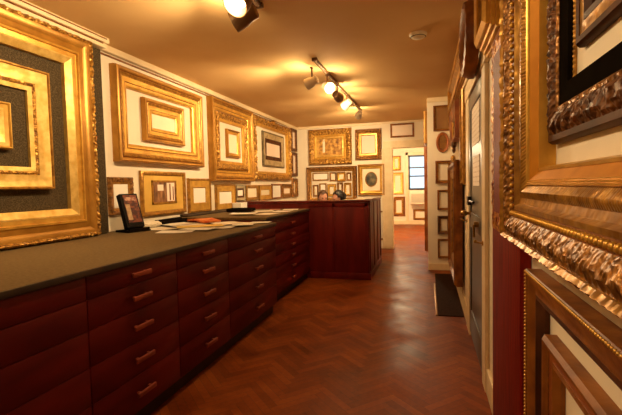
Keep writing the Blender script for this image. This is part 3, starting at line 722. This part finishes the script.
# dark runner along the right wall
t = thing('runner_mat', 'dark runner mat on the floor along the right wall beyond the door', 'mat', (.19, 5.25, .001))
MB().box(-.10, .145, -1.0, 1.0, 0, .006, .002).build('mat_body', M['matfloor'], t, 0)
MB().box(-.122, -.102, -1.0, .35, 0, .009, .002).build('edge_strip', M['matedge'], t, 30)

# ------------------------------------------------------------------ things on the worktops
WZ = .9502
t = thing('display_book', 'black stand holding a book with red and cream cover on the worktop', 'book', (-2.50, 3.10, WZ), (0, 0, R(72)))
tl = -R(20)
b = MB().box(-.085, .085, -.03, .025, .03, .345, .004, (tl, 0, 0), (0, 0, .03)).build('book_body', M['book'], t, 30)
MB().box(-.060, .070, -.0335, -.0300, .045, .330, .0005, (tl, 0, 0), (0, 0, .03)).build('cover', M['coverred'], t, 0)
MB().box(-.05, .06, -.0355, -.0335, .275, .310, .0005, (tl, 0, 0), (0, 0, .03)).build('title_band', M['coverpink'], t, 0)
MB().box(-.056, -.015, -.0355, -.0335, .10, .245, .0005, (tl, 0, 0), (0, 0, .03)).build('cover_figure', M['covercream'], t, 0)
MB().box(-.06, .07, -.0352, -.0335, .046, .075, .0005, (tl, 0, 0), (0, 0, .03)).build('cover_base', M['book'], t, 0)
MB().box(-.11, .11, -.075, .12, 0, .018, .003).box(-.03, .03, .10, .115, .004, .20, .003).box(-.10, .10, -.075, -.062, .014, .036, .003).build('stand', M['black'], t, 30)

kz = [0]
def sheet(x, y, sx, sy, rz, m, label, z=WZ, th=.0012, curl=0., name='paper_sheet', cat='paper', group='papers on the worktops'):
    kz[0] += 1
    t = thing(name, label, cat, (x, y, z + .0014 * (kz[0] % 15)), (0, 0, R(rz)), group)
    bm = bmesh.new(); n = 6
    top = [[bm.verts.new((sx * (i / n - .5), sy * (j / n - .5), th + curl * ((i / n - .5) ** 2 * 4))) for j in range(n + 1)] for i in range(n + 1)]
    bot = [[bm.verts.new((v.co.x, v.co.y, v.co.z - th)) for v in r] for r in top]
    for i in range(n):
        for j in range(n):
            bm.faces.new((top[i][j], top[i + 1][j], top[i + 1][j + 1], top[i][j + 1]))
            bm.faces.new((bot[i][j], bot[i][j + 1], bot[i + 1][j + 1], bot[i + 1][j]))
    for i in range(n):
        bm.faces.new((top[i][0], bot[i][0], bot[i + 1][0], top[i + 1][0])); bm.faces.new((top[i][n], top[i + 1][n], bot[i + 1][n], bot[i][n]))
        bm.faces.new((top[0][i], top[0][i + 1], bot[0][i + 1], bot[0][i])); bm.faces.new((top[n][i], bot[n][i], bot[n][i + 1], top[n][i + 1]))
    bmesh.ops.recalc_face_normals(bm, faces=bm.faces)
    me = bpy.data.meshes.new('sheet'); bm.to_mesh(me); bm.free()
    link('sheet', me, m, t, 30)
    return t
sheet(-2.08, 3.10, .30, .21, 20, M['paper'], 'white sheet at the near end of the paper pile', curl=.004)
sheet(-2.36, 3.30, .30, .22, -15, M['paper2'], 'off white sheet lying just right of the black book stand', curl=.006)
sheet(-1.83, 3.50, .21, .30, 10, M['paper'], 'white sheet near the worktop edge beside the yellow one', curl=.004)
sheet(-2.30, 3.72, .30, .21, 8, M['paper'], 'white sheet behind the yellow one', curl=.006)
sheet(-1.80, 3.84, .28, .21, -12, M['paper2'], 'off white sheet near the front corner of the lower worktop')
sheet(-1.66, 3.95, .21, .16, 6, M['paper'], 'small white sheet on the far front corner of the lower worktop')
sheet(-2.02, 3.92, .21, .20, 50, M['paper2'], 'off white sheet turned diagonally beside the orange catalogue')
sheet(-1.95, 3.26, .30, .21, -4, M['paper'], 'white sheet in the front middle of the lower worktop pile', curl=.003)
sheet(-2.22, 3.52, .30, .21, 60, M['paper'], 'white sheet poking out left of the yellow one', curl=.005)
sheet(-2.42, 3.66, .24, .30, -20, M['paper'], 'white sheet behind the pile near the dark moulding sample', curl=.004)
sheet(-1.92, 3.72, .30, .22, -35, M['paper'], 'white sheet in front of the orange catalogue', curl=.004)
sheet(-1.72, 3.66, .20, .28, 24, M['paper'], 'white sheet at the right front of the lower pile')
sheet(-2.05, 3.44, .42, .24, 35, M['yellow'], 'yellow sheet in the middle of the paper pile')
t = thing('paper_wad', 'crumpled off white wrapping paper between the book stand and yellow picture', 'paper', (-2.58, 3.38, WZ), (0, 0, R(-6)))
w_ = MB(); w_.sph((0, 0, .035), .12, 4, (.85, 1.25, .29))
for v in w_.bm.verts:
    v.co += Vector((random.uniform(-1, 1), random.uniform(-1, 1), random.uniform(-.5, 1))) * .006
    v.co.z = max(v.co.z, .0005)
w_.build('wad', M['paper2'], t, 20)
t = thing('moulding_sample', 'dark brown frame moulding sample lying on the worktop under the yellow picture', 'moulding sample', (-2.60, 3.83, WZ), (0, 0, R(2)), 'dark moulding samples')
MB().box(-.05, .05, -.26, .20, 0, .050, .008).box(-.05, -.02, -.26, .20, .045, .062, .005).build('strip', M['black'], t, 30)
t = thing('moulding_sample', 'longer grey brown moulding sample lying against wall under the flat gold frame', 'moulding sample', (-2.66, 4.62, 1.0002), (0, 0, R(0)), 'dark moulding samples')
MB().box(-.05, .05, -.5, .75, 0, .022, .006).box(-.05, -.02, -.5, .75, .020, .032, .004).build('strip', M['topedge'], t, 30)
t = thing('catalogue', 'orange red catalogue lying open on the worktop', 'catalogue', (-2.26, 3.86, WZ + .040), (0, 0, R(-35)))
c = MB(); c.box(-.20, 0, -.10, .10, .0, .018, .004, (0, R(-5), 0), (0, 0, 0)); c.box(0, .20, -.10, .10, .0, .018, .004, (0, R(5), 0), (0, 0, 0))
c.build('cover', M['orange'], t, 30)
HZ = 1.0003
t = thing('flat_case', 'flat black case lying on the higher worktop', 'case', (-2.30, 4.86, HZ + .016), (0, 0, R(10)))
c_ = MB().box(-.16, .16, -.13, .13, 0, .042, .014); c_.build('case_body', M['black'], t, 40)
MB().cyl((-.06, .14, .02), (.06, .14, .02), .008).box(-.07, -.055, .12, .145, .012, .028, .002).box(.055, .07, .12, .145, .012, .028, .002).build('handle', M['black'], t, 40)
t = thing('white_box', 'small white card box standing on the higher worktop by the wall', 'box', (-2.63, 5.52, HZ), (0, 0, 0))
MB().box(-.08, .06, -.08, .12, 0, .10, .003).build('box_body', M['white'], t, 30)
MB().box(-.083, .063, -.083, .123, .085, .103, .003).build('lid', M['white'], t, 30)
sheet(-2.05, 4.40, .30, .24, 15, M['paper'], 'white sheet at the near end of the higher worktop', HZ, curl=.004)
sheet(-1.85, 4.62, .22, .30, -8, M['paper2'], 'off white sheet near the front of the higher worktop', HZ)
sheet(-1.80, 5.05, .22, .30, 5, M['paper'], 'white sheet in the middle front of the higher worktop', HZ, curl=.004)
sheet(-1.83, 5.45, .21, .30, 14, M['paper2'], 'off white sheet at the far end of the higher worktop', HZ)
sheet(-2.08, 5.10, .25, .30, 30, M['paper2'], 'off white sheet beyond the flat black case', HZ)
sheet(-2.05, 5.42, .15, .11, 20, M['pinkred'], 'small salmon pink slip on the higher worktop near the reception counter', HZ + .002)
# on the reception ledge
LZ = 1.1072
sheet(-.92, 6.20, .26, .36, 4, M['paper2'], 'off white sheet on the side ledge of the reception counter, nearer one', LZ)
sheet(-.93, 6.62, .24, .34, -6, M['paper'], 'white sheet on the side ledge of the reception counter, farther one', LZ)
sheet(-1.00, 5.82, .30, .20, 3, M['paper2'], 'off white sheet on the front corner of the reception counter', LZ)
for i, (x, y, m_, lb) in enumerate(((-2.40, 5.82, M['pinkred'], 'salmon slip on the reception ledge by the left wall'), (-2.22, 5.84, M['paper'], 'white slip on the left end of the reception ledge'))):
    sheet(x, y, .14, .10, 10 * i, m_, lb, LZ)

# ------------------------------------------------------------------ ceiling fixtures
def lamp_head(loc, aim, label, can='lampgrey', lit='bulbwhite', r=.055, ln=.13, stem_to=CZ - .03, group='track spot lamps', big=False):
    loc = Vector(loc); dirv = (Vector(aim) - loc).normalized()
    t = thing('spot_lamp', label, 'lamp', (loc.x, loc.y, stem_to), (0, 0, 0), group)
    rel = Vector((0, 0, loc.z - stem_to))
    q = Vector((0, 0, -1)).rotation_difference(dirv).to_matrix().to_4x4()
    mt = Matrix.Translation(rel) @ q
    MB().cyl((0, 0, 0), rel + Vector((0, 0, r * .9)), .009).box(-.014, .014, -.03, .03, -.012, 0, .003).build('stem', M['track'], t, 40)
    MB().lathe([(r * .55, ln * .5), (r * .75, ln * .46), (r * .8, ln * .2), (r, -ln * .1), (r * 1.08, -ln * .5), (r * 1.0, -ln * .5), (r * .92, -ln * .1), (r * .5, ln * .2), (0, ln * .2), (0, ln * .5), (r * .55, ln * .5)], 28, mt).build('can', M[can], t, 40)
    MB().lathe([(0, ln * .1), (r * .35, ln * .05), (r * .62, -ln * .2), (r * .55, -ln * .36), (0, -ln * .42)], 20, mt).build('bulb', M[lit], t, 60)
    return t, loc + dirv * (ln * .62), dirv

def spot(loc, dirv, power, angle=95, blend=.9, colr=(1., .71, .37), rad=.03):
    l = bpy.data.lights.new('spot_light', 'SPOT'); l.energy = power; l.color = colr
    l.spot_size = R(angle); l.spot_blend = blend; l.shadow_soft_size = rad
    o = bpy.data.objects.new('spot_light', l); col.objects.link(o); o.location = loc
    o.rotation_euler = Vector((0, 0, -1)).rotation_difference(dirv).to_euler()
    return o
def glow(loc, power, colr=(1., .71, .37), rad=.03):
    l = bpy.data.lights.new('lamp_glow', 'POINT'); l.energy = power; l.color = colr; l.shadow_soft_size = rad
    o = bpy.data.objects.new('lamp_glow', l); col.objects.link(o); o.location = loc
    return o

SP, GP = 85., 9.5
heads = [
    # position, aim, label, can, bulb, spot power factor
    ((-1.17, 2.62, 2.47), (-2.7, 2.5, 1.9), 'bronze can spot lamp nearest the camera, turned to the left wall', 'lampcan', 'bulbwhite', .9),
    ((-1.07, 2.36, 2.46), (-1.5, 1.2, 1.2), 'bronze spot lamp with bare glaring bulb facing the camera', 'lampcan', 'bulb', .35),
    ((-1.17, 4.30, 2.42), (-2.75, 4.6, 1.9), 'pale spot lamp at the near end of the second track, turned left', 'lampgrey', 'bulbwhite', 1.3),
    ((-1.09, 4.66, 2.44), (.33, 3.1, 1.5), 'second spot lamp on the far track, turned to the right wall', 'lampgrey', 'bulbwhite', .9),
    ((-1.08, 5.16, 2.44), (-.3, 8.6, 1.7), 'third spot lamp on the far track, dark back towards the camera', 'lampcan', 'bulbwhite', .8),
    ((-1.07, 5.76, 2.45), (-2.4, 6.6, 1.6), 'fourth spot lamp on the far track, pale and aimed at the left wall', 'lampgrey', 'bulbwhite', 1.2),
    ((-1.06, 6.76, 2.47), (-1.9, 8.6, 1.7), 'last spot lamp on the far track, nearest the back wall', 'lampgrey', 'bulbwhite', 1.5),
    ((-1.15, 1.45, 2.44), (-2.7, 1.5, 1.8), 'unseen spot lamp added on the near track to light the left wall', 'lampcan', 'bulbwhite', .6),  # out-of-view head, added to light the left wall
    ((-1.15, .60, 2.44), (.33, 1.2, 1.45), 'unseen spot lamp added near the camera to brighten the right wall', 'lampcan', 'bulbwhite', .62),  # hidden fill lamp, put in to brighten the near right wall
]
for i, (lc, am, lb, can, lit, f) in enumerate(heads):
    r = .075 if i in (0, 1, 7, 8) else .058
    t, p, dv = lamp_head(lc, am, lb, can, lit, r, r * 2.3)
    spot(p, dv, SP * f, 62 if i == 8 else 75 if i == 3 else 110)
    glow(p + dv * .02, GP * (1 if i > 1 else .6))
def track(y0, y1, x, label):
    t = thing('lighting_track', label, 'lighting track', (x, (y0 + y1) / 2, CZ - .001))
    L_ = (y1 - y0) / 2
    MB().box(-.018, .018, -L_, L_, -.028, 0, .003).build('rail', M['track'], t, 30)
    for e in (-L_ - .03, L_): MB().box(-.026, .026, e, e + .03, -.032, 0, .003).build('end_cap', M['track'], t, 30)
    MB().box(-.006, .006, -L_, L_, -.0295, -.0275).build('slot', M['reflector'], t, 0)
track(4.10, 7.05, -1.08, 'dark bronze lighting track with five lamps on the far ceiling')
track(.3, 2.75, -1.12, 'dark bronze lighting track above the camera, at the top of the photo')
t = thing('smoke_detector', 'round off white smoke detector on the ceiling', 'smoke detector', (-.067, 3.74, CZ - .001))
MB().lathe([(0, 0), (.075, 0), (.075, -.012), (.066, -.026), (.052, -.036), (.030, -.042), (0, -.042)], 36).build('housing', M['smoke'], t, 40)
sl = MB().lathe([(.0645, -.0275), (.0655, -.0285), (.0605, -.0318), (.0595, -.0308)], 36)
sl.build('vent_ring', M['slot'], t, 0)

# ------------------------------------------------------------------ next room furnishings
NB = NY - .001
GN = 'frames on the far wall of the next room'
frame('back', -1.13, -.84, 1.78, 2.26, .09, .05, 'gold', 'gold frame seen through the doorway, topmost on the far wall', GN, y=NB)
frame('back', -1.14, -.76, 1.00, 1.72, .10, .05, 'pale', 'pale gold frame seen through the doorway, middle of the far wall', GN, y=NB)
frame('back', -1.12, -.72, .28, .92, .11, .05, 'brown', 'brown frame seen through the doorway, lowest left on the far wall', GN, y=NB)
frame('back', -.46, .0, .15, .50, .07, .04, 'brown', 'small brown frame below the air conditioner in the next room', GN, y=NB)
t = thing('air_conditioner', 'off white window air conditioner under the bright window in the next room', 'air conditioner', (-.22, NY - .223, .68))
MB().box(-.33, .31, -.12, .22, .0, .45, .012).build('casing', M['acwhite'], t, 30)
g_ = MB()
for q in range(9): g_.box(-.29, .12, -.126, -.118, .06 + q * .032, .068 + q * .032)
g_.build('grille', M['slot'], t, 0)
MB().box(.15, .28, -.128, -.118, .06, .33, .003).build('control_panel', M['smoke'], t, 30)
MB().box(-.33, .31, -.122, -.02, .452, .474, .003).build('top_seal', M['darkwood'], t, 30)
t = thing('ceiling_lamp', 'round glowing ceiling lamp in the next room', 'lamp', (-.9, 11.2, CZ - .001))
MB().lathe([(0, 0), (.08, 0), (.08, -.03), (0, -.03)], 28).build('base', M['brass'], t, 40)
MB().lathe([(.06, -.03), (.13, -.08), (.14, -.13), (.10, -.19), (0, -.21)], 28).build('globe', M['globe'], t, 60)
glow((-.9, 11.2, CZ - .30), 210, (1., .76, .46), .1)

# ------------------------------------------------------------------ people
def remesh(mb, vox, smooth=4):
    me = bpy.data.meshes.new('tmp'); mb.bm.to_mesh(me); mb.bm.free()
    o = bpy.data.objects.new('tmp', me); col.objects.link(o)
    m1 = o.modifiers.new('r', 'REMESH'); m1.mode = 'VOXEL'; m1.voxel_size = vox
    m2 = o.modifiers.new('s', 'SMOOTH'); m2.iterations = smooth; m2.factor = .5
    dg = bpy.context.evaluated_depsgraph_get()
    out = bpy.data.meshes.new_from_object(o.evaluated_get(dg))
    bpy.data.objects.remove(o); bpy.data.meshes.remove(me)
    return out

def person(loc, rz, label, hair, shirt, headturn=0., nod=0., longhair=False):
    """seated adult, local front is -y; origin on the floor below the hips"""
    t = thing('person', label, 'person', loc, (0, 0, R(rz)))
    hip, chest, neck = (0, .02, .50), (0, .03, .80), (0, .0, .99)
    B = MB()
    B.capsule((0, .02, .53), (0, .03, .70), .135, .125); B.sph((0, .03, .80), .15, 4, (1.2, .76, 1.2))
    B.capsule((-.13, .03, .90), (.13, .03, .90), .065, .065); B.capsule((0, .02, .92), (0, -.005, 1.05), .055, .050)
    # head, turned about the neck
    Hm = Matrix.Translation((0, -.02, 1.115)) @ Matrix.Rotation(R(headturn), 4, 'Z') @ Matrix.Rotation(R(nod), 4, 'X')
    hb = bmesh.new(); bmesh.ops.create_icosphere(hb, subdivisions=4, radius=1)
    for v in hb.verts:
        x, y, z = v.co
        sx = .076 * (1 - (.30 * max(0, -z) ** 1.4)); sy = .096 * (1 - .10 * max(0, -z))
        yy = y * sy
        if y > 0 and z < -.2: yy *= .72
        if y < 0 and z < -.55: yy -= .008 * (-z - .55) * 2
        v.co = (x * sx, yy, z * .118)
    for (cx, cy, cz, r, s) in ((0, -.094, -.014, .015, (.75, 1.1, 1.6)), (0, -.084, -.064, .018, (1.5, .6, .5)), (.074, .008, -.012, .022, (.4, .8, 1.4)), (-.074, .008, -.012, .022, (.4, .8, 1.4)), (.031, -.088, .022, .016, (1.4, .6, .5)), (-.031, -.088, .022, .016, (1.4, .6, .5))):
        bmesh.ops.create_icosphere(hb, subdivisions=2, radius=r, matrix=Matrix.Translation((cx, cy, cz)) @ Matrix.Diagonal((*s, 1)))
    hb.transform(Hm); B.add(hb)
    for s in (-1, 1):
        B.capsule((s * .095, 0, .52), (s * .12, -.40, .50), .088, .060)        # thigh
        B.capsule((s * .12, -.40, .50), (s * .12, -.36, .10), .056, .038)      # shin
        B.capsule((s * .12, -.36, .06), (s * .13, -.52, .04), .038, .030)      # foot
        B.capsule((s * .19, .03, .89), (s * .24, -.03, .64), .050, .040)       # upper arm
        B.capsule((s * .24, -.03, .64), (s * .14, -.24, .60), .040, .028)      # forearm
        B.capsule((s * .135, -.25, .598), (s * .125, -.31, .592), .030, .034)  # palm on the thigh
        for f, (dx, ln) in enumerate(((-.033, .060), (-.011, .074), (.011, .080), (.033, .068))):
            a = Vector((s * .125 + dx * -s, -.325, .594)); b2 = a + Vector((dx * -s * .15, -ln * .55, .002)); c2 = b2 + Vector((0, -ln * .45, -.016))
            B.capsule(a, b2, .0105, .0095); B.capsule(b2, c2, .0095, .008)
        a = Vector((s * .105, -.275, .594)); B.capsule(a, a + Vector((-s * .035, -.03, .0)), .012, .0105); B.capsule(a + Vector((-s * .035, -.03, .0)), a + Vector((-s * .045, -.065, -.008)), .0105, .009)
    me = remesh(B, .006, 3)
    body = link('body', me, M['skin'], t, 60)
    e = MB()
    for s in (-1, 1): e.sph((s * .031, -.088, .006), .011, 2, (1, .5, .75))
    e.bm.transform(Hm); e.build('eye', M['eye'], body, 60)
    l_ = MB().sph((0, -.0915, -.062), .012, 2, (1.6, .35, .5)); l_.bm.transform(Hm); l_.build('lips', M['lip'], body, 60)
    # hair: a shell over the skull leaving the face free
    hm = MB(); hm.sph((0, 0, 0), 1, 5)
    for v in list(hm.bm.verts):
        x, y, z = v.co
        v.co = (x * .096, y * .112 + .010, z * .132 + .006)
    kill = [v for v in hm.bm.verts if (v.co.y < -.035 and v.co.z < .082 + .012 * math.sin(v.co.x * 60)) or (v.co.z < (-.06 if not longhair else -.10)) or (v.co.y < -.005 and v.co.z < .03)]
    bmesh.ops.delete(hm.bm, geom=kill, context='VERTS')
    if longhair:
        hm.sph((0, .095, .02), .045, 3, (1.1, 1, 1.1))
    hm.bm.transform(Hm)
    for v in hm.bm.verts: v.co += Vector((random.uniform(-1, 1), random.uniform(-1, 1), random.uniform(-1, 1))) * .0015
    ho = hm.build('hair', M[hair], body, 60)
    sd = ho.modifiers.new('thickness', 'SOLIDIFY'); sd.thickness = .012; sd.offset = -1
    # clothes
    S = MB()
    S.capsule((0, .02, .56), (0, .03, .70), .148, .140); S.sph((0, .03, .80), .162, 4, (1.2, .80, 1.22)); S.sph((0, .03, .68), .150, 4, (1.08, .88, 1.3))
    S.capsule((-.13, .03, .90), (.13, .03, .90), .078, .078); S.capsule((0, .02, .93), (0, .01, .985), .070, .060)
    for s in (-1, 1):
        S.capsule((s * .19, .03, .89), (s * .24, -.03, .64), .064, .052); S.capsule((s * .24, -.03, .64), (s * .155, -.21, .606), .052, .038)
    link('shirt', remesh(S, .009, 4), M[shirt], body, 60)
    T_ = MB(); T_.capsule((-.05, .02, .53), (.05, .02, .53), .145, .145)
    for s in (-1, 1):
        T_.capsule((s * .095, 0, .52), (s * .12, -.40, .50), .100, .072); T_.capsule((s * .12, -.40, .50), (s * .12, -.36, .12), .070, .055)
    link('trousers', remesh(T_, .010, 4), M['trousers'], body, 60)
    F_ = MB()
    for s in (-1, 1): F_.capsule((s * .12, -.34, .052), (s * .13, -.53, .044), .050, .042).box(s * .12 - .05, s * .13 + .05, -.57, -.29, .001, .03, .01)
    link('shoes', remesh(F_, .008, 3), M['shoe'], body, 60)
    return t

def office_chair(loc, rz, label):
    t = thing('office_chair', label, 'chair', loc, (0, 0, R(rz)), 'office chairs behind the reception counter')
    MB().box(-.23, .23, -.24, .22, .335, .382, .02).build('seat', M['chairfab'], t, 40)
    MB().box(-.21, .21, .225, .265, .42, .80, .015).build('backrest', M['chairfab'], t, 40)
    MB().box(-.025, .025, .20, .228, .35, .45, .004).box(-.025, .025, .215, .235, .40, .55, .004).build('back_support', M['iron'], t, 40)
    MB().cyl((0, 0, .10), (0, 0, .336), .028).build('column', M['iron'], t, 40)
    lg = MB()
    for q in range(5):
        a = 2 * PI * q / 5 + .3; lg.cyl((0, 0, .11), (.26 * math.cos(a), .26 * math.sin(a), .075), .022, .014)
    lg.build('base', M['iron'], t, 40)
    for q in range(5):
        a = 2 * PI * q / 5 + .3; x, y = .26 * math.cos(a), .26 * math.sin(a)
        MB().cyl((x - .018, y, .03), (x + .018, y, .03), .029).build('caster', M['iron'], t, 40)
P1, P2 = (-1.82, 7.28, 0), (-1.38, 6.62, 0)
person(P1, 4, 'brown haired person in a white shirt sitting behind the reception counter, on the left', 'hairbrown', 'shirtwhite', 28, 12)
person(P2, -38, 'black haired person sitting behind the reception counter, on the right, turned left', 'hairblack', 'shirtpink', -22, 14, True)
office_chair(P1, 4, 'black office chair under the brown haired person')
office_chair(P2, -38, 'black office chair under the black haired person')

# ------------------------------------------------------------------ world, camera, colour
w = bpy.data.worlds.new('World'); sc.world = w; w.use_nodes = True
bg = w.node_tree.nodes['Background']; bg.inputs[0].default_value = (.74, .88, 1., 1); bg.inputs[1].default_value = 1.5
cam = bpy.data.cameras.new('Camera'); co = bpy.data.objects.new('Camera', cam); col.objects.link(co)
cam.sensor_width = 36.; cam.lens = 24.0; cam.clip_start = .02; cam.clip_end = 100
yaw, pit, rol = R(15.75), R(2.85), R(-1.314)
fw = Vector((-math.sin(yaw) * math.cos(pit), math.cos(yaw) * math.cos(pit), -math.sin(pit)))
r0 = Vector((math.cos(yaw), math.sin(yaw), 0)); u0 = r0.cross(fw)
rr = r0 * math.cos(rol) + u0 * math.sin(rol); uu = -r0 * math.sin(rol) + u0 * math.cos(rol)
mw = Matrix((rr, uu, -fw)).transposed().to_4x4(); mw.translation = (0, 0, 1.31)
co.matrix_world = mw
sc.camera = co
vs = sc.view_settings
vs.view_transform = 'Standard'; vs.look = 'None'; vs.gamma = 1; vs.use_curve_mapping = False; vs.exposure = 0.
